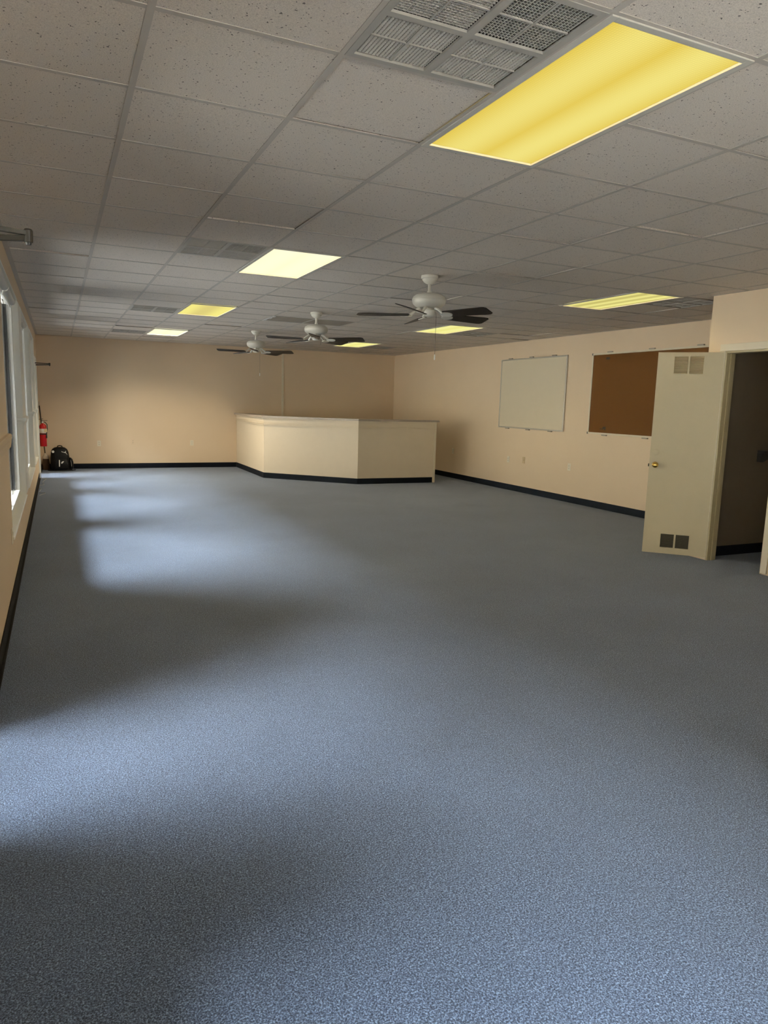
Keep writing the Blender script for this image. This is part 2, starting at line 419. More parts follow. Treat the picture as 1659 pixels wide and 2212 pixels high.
# chair rail blocks on the piers of the window wall
def chair_rail(y0, y1, z, mat, n, label, tall=False):
    bm = bmesh.new()
    prof = [(0.0, 0.0), (0.016, 0.012), (0.020, 0.040), (0.022, 0.062), (0.026, 0.082), (0.026, 0.100), (0.018, 0.110), (0.0, 0.112)] if tall else [(0.0, 0.0), (0.012, 0.002), (0.018, 0.016), (0.020, 0.034), (0.034, 0.048), (0.036, 0.066), (0.030, 0.074), (0.0, 0.078)]
    for (ya, yb, xin) in ((y0, y1, 0.0),):
        a = [bm.verts.new((XL + px, ya - px * 0.6, z + pz)) for px, pz in prof]; b = [bm.verts.new((XL + px, yb + px * 0.6, z + pz)) for px, pz in prof]
        for q in range(len(prof) - 1): bm.faces.new((a[q], b[q], b[q + 1], a[q + 1]))
        for s in (a, b):
            d = [bm.verts.new((XL - 0.088, v.co.y, v.co.z)) for v in s]
            for q in range(len(prof) - 1): bm.faces.new((s[q], s[q + 1], d[q + 1], d[q]))
            bm.faces.new(d)
    return struct('trim_%d' % n, bm, mat, label, 'trim')
chair_rail(3.56, 5.88, 1.085, M['wall'], 2, 'tan chair rail on the broad pier beside the first window', True)
chair_rail(8.47, 9.15, 1.160, M['white'], 3, 'white moulded block on the pier between first and second windows')
chair_rail(11.62, 12.17, 1.160, M['white'], 4, 'white moulded block on the pier between second and third windows')
chair_rail(13.55, 13.95, 1.160, M['white'], 5, 'white moulded block on the pier between the third window and the far glass door')

# white boards facing the narrow piers
for n, y0, y1, lab in ((8, 8.472, 9.148, 'white board facing the pier between the first and second windows'),
                       (9, 11.622, 12.168, 'white board facing the pier between the second and third windows'),
                       (10, 13.552, 13.948, 'white board facing the pier beside the far glass door')):
    bm = bmesh.new()
    bx(bm, (XL, y0, 0.42), (XL + 0.006, y1, 1.159), 0.002); bx(bm, (XL, y0, 1.24), (XL + 0.006, y1, 2.43), 0.002)
    bx(bm, (XL, (y0 + y1) / 2 - 0.02, 1.159), (XL + 0.005, (y0 + y1) / 2 + 0.02, 1.24))
    struct('trim_%d' % n, bm, M['white'], lab, 'trim')
# windows
def window(n, y0, y1, z0, z1, label):
    t = thing('window_%d' % n, label, 'window', (0, 0, 0), kind='structure')
    g = XL - 0.115        # glass plane
    bm = bmesh.new()      # white reveal lining
    bx(bm, (XL - 0.205, y0, z0), (XL + 0.001, y0 + 0.012, z1)); bx(bm, (XL - 0.205, y1 - 0.012, z0), (XL + 0.001, y1, z1))
    bx(bm, (XL - 0.205, y0 + 0.012, z1 - 0.012), (XL + 0.001, y1 - 0.012, z1))
    obj('reveal_lining', bm, M['white'], t)
    bm = bmesh.new(); bx(bm, (XL - 0.205, y0 + 0.012, z0), (XL + 0.012, y1 - 0.012, z0 + 0.018), 0.003)
    obj('window_sill', bm, M['white'], t)
    bm = bmesh.new(); f = 0.055; a, b = y0 + 0.012, y1 - 0.012; c, d = z0 + 0.018, z1 - 0.012
    bx(bm, (g + 0.016, a, c), (g + 0.060, a + f, d), 0.004); bx(bm, (g + 0.016, b - f, c), (g + 0.060, b, d), 0.004)
    bx(bm, (g + 0.016, a + f, c), (g + 0.060, b - f, c + f), 0.004); bx(bm, (g + 0.016, a + f, d - f), (g + 0.060, b - f, d), 0.004)
    obj('window_frame', bm, M['vinyl'], t)
    bm = bmesh.new()
    for p, q in ((y0 + 0.013, y0 + 0.05), (y1 - 0.05, y1 - 0.013)): bx(bm, (WX - 0.03, p, z0 + 0.019), (g - 0.0145, q, z1 - 0.013), 0.003)
    obj('outer_frame', bm, M['rubber'], t)
    m = (a + b) / 2
    bm = bmesh.new(); bx(bm, (g - 0.03, m - 0.028, c + f), (g + 0.03, m + 0.028, d - f), 0.004)
    obj('mullion', bm, M['vinyl'], t)
    bm = bmesh.new()
    for p, q in ((a + f, m - 0.028), (m + 0.028, b - f)):
        bx(bm, (g - 0.014, p - 0.004, c + f - 0.004), (g + 0.0155, p + 0.014, d - f + 0.004)); bx(bm, (g - 0.014, q - 0.014, c + f - 0.004), (g + 0.0155, q + 0.004, d - f + 0.004))
    obj('gasket', bm, M['rubber'], t)
    for p, q in ((a + f, m - 0.028), (m + 0.028, b - f)):
        obj('glass_pane', box((g - 0.006, p - 0.004, c + f - 0.004), (g, q + 0.004, d - f + 0.004)), M['glass'], t)
    return t
window(1, *WINS[0], 'tall white framed window beside the broad tan pier')
window(2, *WINS[1], 'tall white framed window second along the wall')
window(3, *WINS[2], 'narrow white framed window before the far glass door')
window(4, *WINS[3], 'unseen white framed window added beside the viewpoint for daylight')  # out of view, added to bring daylight onto the near floor
# unseen window behind the viewpoint, added to light the near ceiling and floor
t = thing('window_5', 'unseen wide window added at the near end of the room for daylight', 'window', kind='structure')
x0, x1, z0, z1 = FRONT
bm = bmesh.new()
bx(bm, (x0, YF - 0.14, z0), (x1, YF - 0.05, z0 + 0.06)); bx(bm, (x0, YF - 0.14, z1 - 0.06), (x1, YF - 0.05, z1))
for q in range(4):
    x = x0 + (x1 - x0 - 0.06) * q / 3; bx(bm, (x, YF - 0.14, z0 + 0.06), (x + 0.06, YF - 0.05, z1 - 0.06))
obj('window_frame', bm, M['vinyl'], t)
for q in range(3):
    a = x0 + (x1 - x0 - 0.06) * q / 3 + 0.06; b = x0 + (x1 - x0 - 0.06) * (q + 1) / 3
    obj('glass_pane', box((a, YF - 0.10, z0 + 0.06), (b, YF - 0.094, z1 - 0.06)), M['glass'], t)
# glazed exterior doors in the window wall, each with an arm closer
def glass_door(n, y0, y1, z1, label, ky, kx, kz):
    t = thing('door_%d' % n, label, 'door', (0, 0, 0), kind='structure')
    bm = bmesh.new(); f = 0.05
    bx(bm, (XL - 0.205, y0, 0), (XL + 0.012, y0 + f, z1), 0.004); bx(bm, (XL - 0.205, y1 - f, 0), (XL + 0.012, y1, z1), 0.004)
    bx(bm, (XL - 0.205, y0 + f, z1 - f), (XL + 0.012, y1 - f, z1), 0.004)
    obj('door_frame', bm, M['white'], t)
    a, b, c = y0 + f + 0.004, y1 - f - 0.004, z1 - f - 0.004; s = 0.075
    g0, g1 = XL - 0.15, XL - 0.105
    bm = bmesh.new()
    bx(bm, (g0, a, 0.012), (g1, a + s, c), 0.003); bx(bm, (g0, b - s, 0.012), (g1, b, c), 0.003)
    bx(bm, (g0, a + s, 0.012), (g1, b - s, 0.10), 0.003); bx(bm, (g0, a + s, c - s), (g1, b - s, c), 0.003)
    obj('door_rails', bm, M['white'], t)
    obj('glass_pane', box((g0 + 0.018, a + s, 0.10), (g0 + 0.026, b - s, c - s)), M['glass'], t)
    obj('push_bar', tube(bmesh.new(), [(g1 + 0.001, a + s * .5, 1.0), (g1 + 0.05, a + s * .5, 1.0), (g1 + 0.05, b - s * .5, 1.0), (g1 + 0.001, b - s * .5, 1.0)], 0.014, 10), M['alu'], t, True)
    # closer: body on the door, two dark arms meeting at a knuckle out in the room
    cl = obj('door_closer', box((g1, ky - 0.14, kz - 0.03), (g1 + 0.055, ky + 0.14, kz + 0.03), 0.008), M['bronze'], t)
    bm = bmesh.new()
    k = V(kx, ky, kz)
    p0 = V(g1 + 0.055, ky - 0.10, kz + 0.010); p1 = V(XL + 0.012, ky + 0.05, kz - 0.020)
    for p, dz, h in ((p0, 0.008, 0.008), (p1, -0.010, 0.0095)):
        e = k + V(0, 0, dz); d = (e - p); L = d.length; ang = math.atan2(d.y, d.x); pit = math.asin(d.z / L)
        m4 = Matrix.Translation(p) @ Matrix.Rotation(ang, 4, 'Z') @ Matrix.Rotation(-pit, 4, 'Y')
        bx(bm, (0, -0.011, -h), (L, 0.011, h), 0.002, m4)
    lathe(bm, [(0, -0.034), (0.009, -0.032), (0.011, -0.024), (0.015, -0.023), (0.016, 0.018), (0.012, 0.024), (0, 0.025)], 16, k)
    obj('closer_arm', bm, M['bronze'], cl)
    return t
glass_door(2, *DOOR_NEAR[:2], DOOR_NEAR[3], 'near glazed door whose dark closer arm pokes into the room beside the ceiling', 3.03, -0.073, 2.063)
glass_door(3, *DOOR_FAR[:2], DOOR_FAR[3], 'far white framed glass door in the corner by the red extinguisher', 14.5, -0.100, 2.03)

# ================================================================== CLOSET DOORWAY
hx, hy = XP - 0.004, 5.03
ang = math.atan2(5.475 - 5.03, 5.534 - 5.968)
W = 0.622; D0, D1 = 0.03, 2.078
t = thing('door_1', 'cream closet door standing open with two louvred grilles and a brass knob', 'door', (hx, hy, 0), ang, kind='structure')
def leaf_holes():
    return [(0.196, 0.465, 1.868, 2.037), (0.180, 0.452, 0.094, 0.236)]
obj('door_leaf', wall_cells('y', 0.0, -0.035, 0.0, W, D0, D1, leaf_holes()), M['door'], t)
for k, (a, b, c, d) in enumerate(leaf_holes()):
    bm = bmesh.new(); w = 0.012
    for (p, q, r_, s_) in ((a - w, b + w, d, d + w), (a - w, b + w, c - w, c), (a - w, a, c, d), (b, b + w, c, d)):
        bx(bm, (p, 0.0002, r_), (q, 0.004, s_), 0.001)
    bx(bm, ((a + b) / 2 - 0.009, -0.004, c), ((a + b) / 2 + 0.009, 0.004, d), 0.001)
    g = obj('louvre_grille', bm, M['door'], t)
    bm = bmesh.new(); n = 12
    for q in range(n):
        z = c + (q + 0.5) * (d - c) / n
        s = -1 if k == 0 else 1
        for xa, xb in ((a, (a + b) / 2 - 0.010), ((a + b) / 2 + 0.010, b)):
            m4 = Matrix.Translation((0, -0.012, z)) @ Matrix.Rotation(R(48) * s, 4, 'X')
            bx(bm, (xa, -0.0075, -0.0008), (xb, 0.0075, 0.0008), 0, m4)
    obj('slats', bm, [M['louver'], M['louverdark']][k], g)
    obj('dark_backing', box((a, -0.030, c), (b, -0.028, d)), M['plenum'], g)  # dark sheet standing in for the shade behind the slats
    bm = bmesh.new()
    for sx in (a + 0.06, b - 0.06):
        for sz in (c - w / 2, d + w / 2):
            lathe_m = Matrix.Translation((sx, 0.004, sz)) @ Matrix.Rotation(R(-90), 4, 'X')
            b2 = bmesh.new(); lathe(b2, [(0, 0), (0.0035, 0), (0.003, 0.0015), (0, 0.002)], 10)
            for v in b2.verts: v.co = lathe_m @ v.co
            me = bpy.data.meshes.new('tmp'); b2.to_mesh(me); b2.free(); bm.from_mesh(me); bpy.data.meshes.remove(me)
    obj('screws', bm, M['alu'], g)
def faced(prof, n, x, z, y=0.0):
    b2 = bmesh.new(); lathe(b2, prof, n); m4 = Matrix.Translation((x, y, z)) @ Matrix.Rotation(R(-90), 4, 'X')
    for v in b2.verts: v.co = m4 @ v.co
    return b2
obj('knob', faced([(0, 0), (0.030, 0), (0.031, 0.004), (0.026, 0.008), (0.013, 0.010), (0.011, 0.024), (0.016, 0.032), (0.025, 0.040), (0.028, 0.050), (0.024, 0.060), (0.012, 0.065), (0, 0.066)], 28, 0.564, 0.945), M['brass'], t, True)
obj('deadbolt_cover', faced([(0, 0), (0.030, 0), (0.030, 0.003), (0.026, 0.005), (0, 0.006)], 28, 0.566, 1.073), M['door'], t, True)
obj('latch', box((W, -0.026, 0.925), (W + 0.010, -0.009, 0.955), 0.002), M['bronze'], t)
obj('latch_plate', box((W, -0.030, 1.045), (W + 0.001, -0.005, 1.10)), M['jamb'], t)
for z in (0.25, 1.08, 1.86):
    obj('hinge', tube(bmesh.new(), [(-0.006, -0.002, z - 0.045), (-0.006, -0.002, z + 0.045)], 0.006, 10), M['jamb'], t, True)

bm = bmesh.new()     # jamb lining and casing around the closet doorway
y0, y1, z1 = CLOSET[0], CLOSET[1], CLOSET[3]
bx(bm, (XP - 0.002, y1 - 0.02, 0.0), (XP + 0.118, y1, z1), 0.002)
bx(bm, (XP + 0.045, y1 - 0.032, 0.0), (XP + 0.08, y1 - 0.02, z1 - 0.02), 0.002)
bx(bm, (XP - 0.002, y0, 0.0), (XP + 0.118, y0 + 0.02, z1), 0.002)
bx(bm, (XP - 0.002, y0 + 0.02, z1 - 0.02), (XP + 0.118, y1 - 0.02, z1), 0.002)
struct('trim_6', bm, M['jamb'], 'tan jamb lining of the closet doorway with its stop strip', 'door jamb')
bm = bmesh.new()
bx(bm, (XP - 0.016, y0 - 0.055, 0.012), (XP, y0 + 0.008, z1 + 0.0), 0.004)
bx(bm, (XP - 0.016, y1 - 0.008, 0.012), (XP, y1 + 0.055, z1 + 0.0), 0.004)
bx(bm, (XP - 0.016, y0 - 0.055, z1 + 0.0002), (XP, y1 + 0.055, z1 + 0.068), 0.004)
struct('trim_7', bm, M['cream'], 'cream casing boards around the closet doorway', 'door casing')
# dark shelf on its bracket, on the closet wall
t = thing('wall_shelf', 'small black shelf on a bracket inside the dark closet', 'shelf', (6.72, 5.16, 0.99))
obj('board', box((0.0, -0.09, 0.095), (0.62, 0.0, 0.12), 0.003), M['black'], t)
bm = bmesh.new(); m4 = Matrix.Rotation(R(90), 4, 'X')
prism(bm, [(0.0, 0.0), (0.03, 0.0), (0.16, 0.06), (0.16, 0.095), (0.0, 0.095)], 0.0, 0.06, m4)
obj('bracket', bm, M['black'], t)

# ================================================================== CEILING LIGHTS
lens_mesh = None
def troffer(i, j, lens, label, watts, warm, k=1.0):
    watts *= k
    t = thing('ceiling_light', label, 'ceiling light', (GX + (i + 0.5) * T, GY + (j + 1) * T, ZC), group='recessed ceiling lights')
    w, l = T / 2 - 0.004, T - 0.004; f = 0.026
    bm = bmesh.new()
    for lo, hi in (((-w, -l), (-w + f, l)), ((w - f, -l), (w, l)), ((-w + f, -l), (w - f, -l + f)), ((-w + f, l - f), (w - f, l))):
        bx(bm, (*lo, -0.006), (*hi, 0.004), 0.0015)
    obj('frame', bm, M['fixture'], t)
    obj('housing', box((-w + 0.004, -l + 0.004, 0.02), (w - 0.004, l - 0.004, 0.11)), M['fixture'], t)
    obj('diffuser', box((-w + f - 0.003, -l + f - 0.003, 0.004), (w - f + 0.003, l - f + 0.003, 0.009)), M[lens], t)
    li = bpy.data.lights.new('tube_light', 'AREA'); li.shape = 'RECTANGLE'; li.size = 2 * (w - f); li.size_y = 2 * (l - f)
    li.energy = watts; li.color = warm; li.spread = R(SPREAD)
    lo_ = bpy.data.objects.new('tube_light', li); COL.objects.link(lo_); lo_.parent = t; lo_.location = (0, 0, 0.002)
    return t
WARM = (1.0, 0.74, 0.36)
troffer(2, -2, 'lens_a', 'big yellow ribbed-lens ceiling light, largest of all, beside the biggest vent', LAMP_W, WARM, 0.6)
troffer(2, 4, 'lens_b', 'overbright pale ceiling light, second along the window-side row, before the first fan', LAMP_W, WARM, 1.3)
troffer(2, 10, 'lens_c', 'yellow ceiling light with a dim band, third along the window-side row', LAMP_W, WARM, 1)
troffer(2, 16, 'lens_b', 'small white-glowing ceiling light, last of the window-side row by the far wall', LAMP_W, (1.0, 0.84, 0.58), 5)
troffer(8, 4, 'lens_e', 'long thin streaky yellow ceiling light above the cork board and open door', LAMP_W, WARM, 0.6)
troffer(8, 10, 'lens_d', 'pale yellow ceiling light crossed by the first fan\'s pull chain', LAMP_W, WARM, 0.6)
troffer(8, 16, 'lens_d', 'small pale yellow ceiling light partly hidden by the middle fan\'s blades', LAMP_W, WARM, 0.4)

# ================================================================== CEILING VENTS
def core_bm():
    bm = bmesh.new(); n = 20; h = 0.127
    for q in range(n):
        y = -h + (q + 0.5) * 2 * h / n
        m4 = Matrix.Translation((0, y, 0.008)) @ Matrix.Rotation(R(34), 4, 'X')
        bx(bm, (-h, -0.0060, -0.0006), (h, 0.0060, 0.0006), 0, m4)
    for q in range(n):
        x = -h + (q + 0.5) * 2 * h / n
        bx(bm, (x - 0.0016, -h, 0.0040), (x + 0.0016, h, 0.0105))
    for a, b in (((-0.004, -h), (0.004, h)), ((-h, -0.003), (h, 0.003))):
        bx(bm, (*a, 0.0005), (*b, 0.006))
    return bm
core_mesh = None
def vent(i, j, rots, label):
    global core_mesh
    t = thing('ceiling_vent', label, 'ceiling vent', (GX + (i + 0.5) * T, GY + (j + 0.5) * T, ZC), group='square ceiling vents')
    w = T / 2 - 0.006; g = 0.275
    bm = bmesh.new()
    for lo, hi in (((-w, -w), (-g, w)), ((g, -w), (w, w)), ((-g, -w), (g, -g)), ((-g, g), (g, w)), ((-0.013, -g), (0.013, g)), ((-g, -0.013), (-0.013, 0.013)), ((0.013, -0.013), (g, 0.013))):
        bx(bm, (*lo, -0.003), (*hi, 0.006))
    obj('frame', bm, M['ventwhite'], t)
    obj('duct', box((-w + 0.01, -w + 0.01, 0.03), (w - 0.01, w - 0.01, 0.12)), M['plenum'], t)
    for k, (cx, cy) in enumerate(((-0.143, -0.143), (0.143, -0.143), (-0.143, 0.143), (0.143, 0.143))):
        if core_mesh is None:
            o = obj('louvre_core', core_bm(), M['ventwhite'], t); core_mesh = o.data
        else:
            o = bpy.data.objects.new('louvre_core', core_mesh); COL.objects.link(o); o.parent = t
        o.location = (cx, cy, 0); o.rotation_euler = (0, 0, R(rots[k]))
    return t
vent(1, -2, (270, 0, 180, 180), 'large perforated square ceiling vent beside the big yellow light')
vent(1, 4, (270, 0, 180, 180), 'square ceiling vent with dark half, beside the overbright pale light')
vent(1, 11, (0, 0, 180, 180), 'half black ceiling vent beside the banded yellow light')
vent(1, 17, (90, 90, 180, 180), 'thin grey ceiling vent beside the last window-side light')
vent(9, 4, (270, 0, 90, 0), 'shadowy ceiling vent beside the streaky light above the closet corner')
vent(9, 11, (0, 0, 0, 0), 'small dark ceiling vent over the whiteboard')
vent(9, 17, (90, 0, 0, 0), 'faint dark ceiling vent beyond the middle fan near the far corner')

# ================================================================== CEILING FANS
def fan_proto():
    t = thing('ceiling_fan', '', 'ceiling fan')
    zc = 0.0     # ceiling plane
    obj('canopy', lathe(bmesh.new(), [(0.0, 0), (0.077, 0), (0.078, -0.024), (0.068, -0.030), (0.066, -0.040), (0.052, -0.056), (0.030, -0.070), (0.020, -0.074), (0.0, -0.074)], 36), M['fanwhite'], t, True)
    obj('downrod', lathe(bmesh.new(), [(0.0, -0.066), (0.014, -0.066), (0.014, -0.130), (0.021, -0.132), (0.021, -0.152), (0.0, -0.152)], 20), M['fanwhite'], t, True)
    obj('motor_housing', lathe(bmesh.new(), [(0.0, -0.150), (0.030, -0.150), (0.070, -0.155), (0.115, -0.166), (0.143, -0.184), (0.154, -0.206), (0.155, -0.212), (0.153, -0.214), (0.153, -0.218), (0.154, -0.222), (0.146, -0.246), (0.128, -0.264), (0.120, -0.268), (0.112, -0.275), (0.080, -0.282), (0.0, -0.284)], 48), M['fanwhite'], t, True)
    sw = obj('switch_housing', lathe(bmesh.new(), [(0.0, -0.282), (0.045, -0.282), (0.046, -0.294), (0.060, -0.300), (0.060, -0.318), (0.055, -0.340), (0.044, -0.352), (0.020, -0.358), (0.0, -0.358)], 32), M['fanwhite'], t, True)
    bm = bmesh.new()
    cx, cy = 0.040, -0.018
    tube(bm, [(cx * 1.4, cy * 1.4, -0.318), (cx * 1.55, cy * 1.55, -0.324), (cx * 1.6, cy * 1.6, -0.345), (cx * 1.6, cy * 1.6, -0.690)], 0.0018, 6)
    ch = obj('pull_chain', bm, M['chain'], sw)
    obj('pendant', lathe(bmesh.new(), [(0, -0.688), (0.004, -0.690), (0.0065, -0.705), (0.0068, -0.725), (0.005, -0.738), (0, -0.740)], 14, (cx * 1.6, cy * 1.6, 0)), M['paper'], sw, True)
    for k in range(5):
        bm = bmesh.new()    # blade: rounded board, pitched 12 degrees
        prof = []
        for s in range(9):
            u = s / 8; prof.append((0.19 + u * 0.41, 0.056 + 0.018 * u))
        up = prof + [(0.632, 0.070), (0.652, 0.052)]
        poly = [(0.178, 0.030)] + up + [(x, -y) for x, y in reversed(up)] + [(0.178, -0.030)]
        prism(bm, poly, -0.003, 0.003, Matrix.Rotation(R(72 * k), 4, 'Z') @ Matrix.Translation((0, 0, -0.343)) @ Matrix.Rotation(R(-16), 4, 'X'))
        b = obj('blade', bm, M['blade'], t)
        bm = bmesh.new()    # scrolled iron from motor to blade
        m4 = Matrix.Rotation(R(72 * k), 4, 'Z')
        pts = [(0.075, 0, -0.284), (0.105, 0, -0.296), (0.135, 0, -0.318), (0.165, 0, -0.342)]
        tube(bm, [m4 @ V(*p) for p in pts], [0.016, 0.013, 0.012, 0.014], 10)
        oval = [(0.205 + 0.060 * math.cos(a), 0.040 * math.sin(a)) for a in [2 * math.pi * q / 20 for q in range(20)]]
        prism(bm, oval, -0.0105, -0.0032, m4 @ Matrix.Translation((0, 0, -0.343)) @ Matrix.Rotation(R(-16), 4, 'X'))
        obj('blade_iron', bm, M['fanwhite'], b, True)
    return t
fan = fan_proto()
for k, (x, y, a, lab) in enumerate(((3.092, 5.845, 6, 'white ceiling fan with dark blades, largest of the three, before the whiteboard'),
                                    (3.112, 9.00, 33, 'white ceiling fan with dark blades hanging in the middle of the three'),
                                    (3.085, 12.0, 36, 'white ceiling fan with dark blades, smallest of the three, by the far wall'))):
    f = fan if k == 0 else copy_tree(fan)
    f.location = (x, y, ZC); f.rotation_euler = (0, 0, R(a))
    tag(f, lab, 'ceiling fan', 'row of ceiling fans')
    if k == 1:   # the middle fan's chain is cut short and has no pendant
        sw2 = [c for c in f.children if c.name.startswith('switch_housing')][0]
        for c in list(sw2.children):
            if c.name.startswith('pendant'): bpy.data.objects.remove(c)
            else:
                bm = bmesh.new(); tube(bm, [(0.056, -0.025, -0.318), (0.064, -0.029, -0.330), (0.064, -0.029, -0.405)], 0.0018, 6)
                me = bpy.data.meshes.new('pull_chain'); bm.to_mesh(me); bm.free(); me.materials.append(M['chain']); c.data = me

# ================================================================== RECEPTION COUNTER
PTS = [V(3.60, YB - 0.002), V(3.60, 13.40), V(5.00, 12.03), V(6.60, 12.03)]
PTS = [Vector((p.x, p.y)) for p in PTS]
def offs(d, ext0=0.0, ext1=0.0):
    out = []
    n = len(PTS)
    for i in range(n):
        ds = []
        if i > 0: ds.append((PTS[i] - PTS[i - 1]).normalized())
        if i < n - 1: ds.append((PTS[i + 1] - PTS[i]).normalized())
        ns = [Vector((q.y, -q.x)) for q in ds]
        if len(ns) == 1: o = PTS[i] + ns[0] * d
        else: o = PTS[i] + (ns[0] + ns[1]) * (d / (1 + ns[0].dot(ns[1])))
        if i == n - 1: o = o + ds[0] * ext1
        out.append(o)
    return out
def strip(bm, dout, din, z0, z1, ext1=0.0, seg=None):
    A, B = offs(dout, 0, ext1), offs(-din, 0, ext1)
    idx = range(len(A)) if seg is None else (seg, seg + 1)
    poly = [tuple(A[i]) for i in idx] + [tuple(B[i]) for i in reversed(list(idx))]
    n = len(list(idx)); A = poly[:n]; B = poly[n:][::-1]
    for i in range(n - 1):
        q = [A[i], A[i + 1], B[i + 1], B[i]]
        lo = [bm.verts.new((*p, z0)) for p in q]; hi = [bm.verts.new((*p, z1)) for p in q]
        bm.faces.new(lo); bm.faces.new(hi)
        bm.faces.new((lo[0], lo[1], hi[1], hi[0])); bm.faces.new((lo[2], lo[3], hi[3], hi[2]))
        if i == 0: bm.faces.new((lo[3], lo[0], hi[0], hi[3]))
        if i == n - 2: bm.faces.new((lo[1], lo[2], hi[2], hi[1]))
    bmesh.ops.remove_doubles(bm, verts=bm.verts, dist=1e-5)
    return bm
ct = thing('reception_counter', 'cream angled reception counter with taupe top and black base strip', 'counter', (0, 0, 0))
for s in range(3): obj('front_panel', strip(bmesh.new(), 0.0, 0.10, 0.0, 1.165, seg=s), M['counter'], ct)
obj('base_strip', strip(bmesh.new(), 0.008, -0.0002, 0.0, 0.105, -0.032), M['base'], ct)
bm = bmesh.new()
for z in (1.020, 1.048): strip(bm, 0.022, 0.0, z, z + 0.015)
strip(bm, 0.008, 0.0, 1.075, 1.128); strip(bm, 0.026, 0.0, 1.138, 1.165)
obj('moulding', bm, M['counter'], ct)
bm = strip(bmesh.new(), 0.055, 0.30, 1.165, 1.198, 0.06)
bmesh.ops.bevel(bm, geom=[e for e in bm.edges if all(abs(v.co.z - 1.198) < 1e-4 for v in e.verts)], offset=0.008, segments=2, affect='EDGES')
obj('countertop', bm, M['ctop'], ct)
obj('end_post', box((6.585, 12.012, 0.0), (6.62, 12.16, 1.165), 0.003), M['cream'], ct)

# ================================================================== BOARDS ON THE WALL
def board(name, label, cat, y0, y1, z0, z1, face, fw, frame_mat):
    t = thing(name, label, cat, (XR, 0, 0))
    obj('panel', box((-0.020, y0 + fw * .6, z0 + fw * .6), (-0.004, y1 - fw * .6, z1 - fw * .6)), face, t)
    bm = bmesh.new()
    bx(bm, (-0.026, y0, z0), (-0.002, y1, z0 + fw), 0.003); bx(bm, (-0.026, y0, z1 - fw), (-0.002, y1, z1), 0.003)
    bx(bm, (-0.026, y0, z0 + fw), (-0.002, y0 + fw, z1 - fw), 0.003); bx(bm, (-0.026, y1 - fw, z0 + fw), (-0.002, y1, z1 - fw), 0.003)
    obj('frame', bm, frame_mat, t)
    n = 3
    for z, s in ((z0, -1), (z1, 1)):
        for k in range(n):
            y = y0 + (y1 - y0) * (k + 0.55) / n
            obj('mounting_clip', box((-0.030, y - 0.05, min(z, z + s * 0.018)), (0 - 0.001, y + 0.05, max(z, z + s * 0.018)), 0.004), M['clip'], t)
    return t
board('whiteboard', 'blank framed whiteboard on the cream wall, above the outlets', 'whiteboard', 9.235, 11.09, 1.12, 2.337, M['wb'], 0.022, M['alu'])
t = board('cork_board', 'brown cork notice board half hidden by the open closet door', 'cork board', 6.20, 8.645, 1.122, 2.325, M['cork'], 0.026, M['cream'])
bm = bmesh.new()
for z in (1.122, 2.299): obj('corner_cap', box((-0.029, 8.632, z - 0.003), (-0.002, 8.652, z + 0.029), 0.004), M['black'], t)
bm = bmesh.new()
for y, z, w, h in ((8.30, 1.225, 0.030, 0.018), (8.27, 1.220, 0.016, 0.030), (8.35, 1.205, 0.05, 0.006), (8.32, 2.245, 0.05, 0.02)):
    obj('stain', box((-0.0205, y - w, z - h), (-0.0195, y + w * 0.6, z + h * 0.7)), M['stain'], t)

# ================================================================== OUTLETS
def outlet(face, pos, label, mat='plate', kind='duplex'):
    t = thing('wall_outlet' if kind == 'duplex' else 'phone_outlet', label, 'outlet' if kind == 'duplex' else 'phone jack', pos, {'R': R(-90), 'B': 0.0, 'L': R(90)}[face], group='outlets on the walls' if kind == 'duplex' else None)
    obj('cover_plate', box((-0.036, -0.007, -0.058), (0.036, -0.0005, 0.058), 0.003), M[mat], t)
    if kind == 'duplex':
        for z in (-0.020, 0.020):
            s = obj('socket', box((-0.017, -0.010, z - 0.015), (0.017, -0.0071, z + 0.015), 0.003), M[mat], t)
            bm = bmesh.new()
            for x in (-0.007, 0.007): bx(bm, (x - 0.0016, -0.0104, z - 0.006), (x + 0.0016, -0.0101, z + 0.006))
            bx(bm, (-0.0025, -0.0104, z - 0.0125), (0.0025, -0.0101, z - 0.008))
            obj('slots', bm, M['black'], s)
    else:
        obj('jack', box((-0.010, -0.012, -0.012), (0.010, -0.0071, 0.012), 0.002), M[mat], t)
    return t
outlet('R', (XR, 12.74, 0.561), 'shadowed ivory outlet beside the end of the counter')
outlet('R', (XR, 10.74, 0.553), 'ivory outlet under the whiteboard beside the beige phone jack')
outlet('R', (XR, 10.27, 0.575), 'beige phone jack plate under the whiteboard', 'beige', 'jack')
outlet('R', (XR, 9.04, 0.567), 'white outlet below the gap between whiteboard and cork board')
outlet('B', (0.754, YB, 0.52), 'white outlet on the far wall beside the backpack')
outlet('B', (2.625, YB, 0.534), 'white outlet on the far wall beside the counter')
outlet('B', (1.414, YB, 0.555), 'blank wall-coloured outlet between two white ones on the far wall', 'wall')
outlet('L', (XL, 5.72, 0.462), 'edge-on outlet plate low on the broad tan pier')

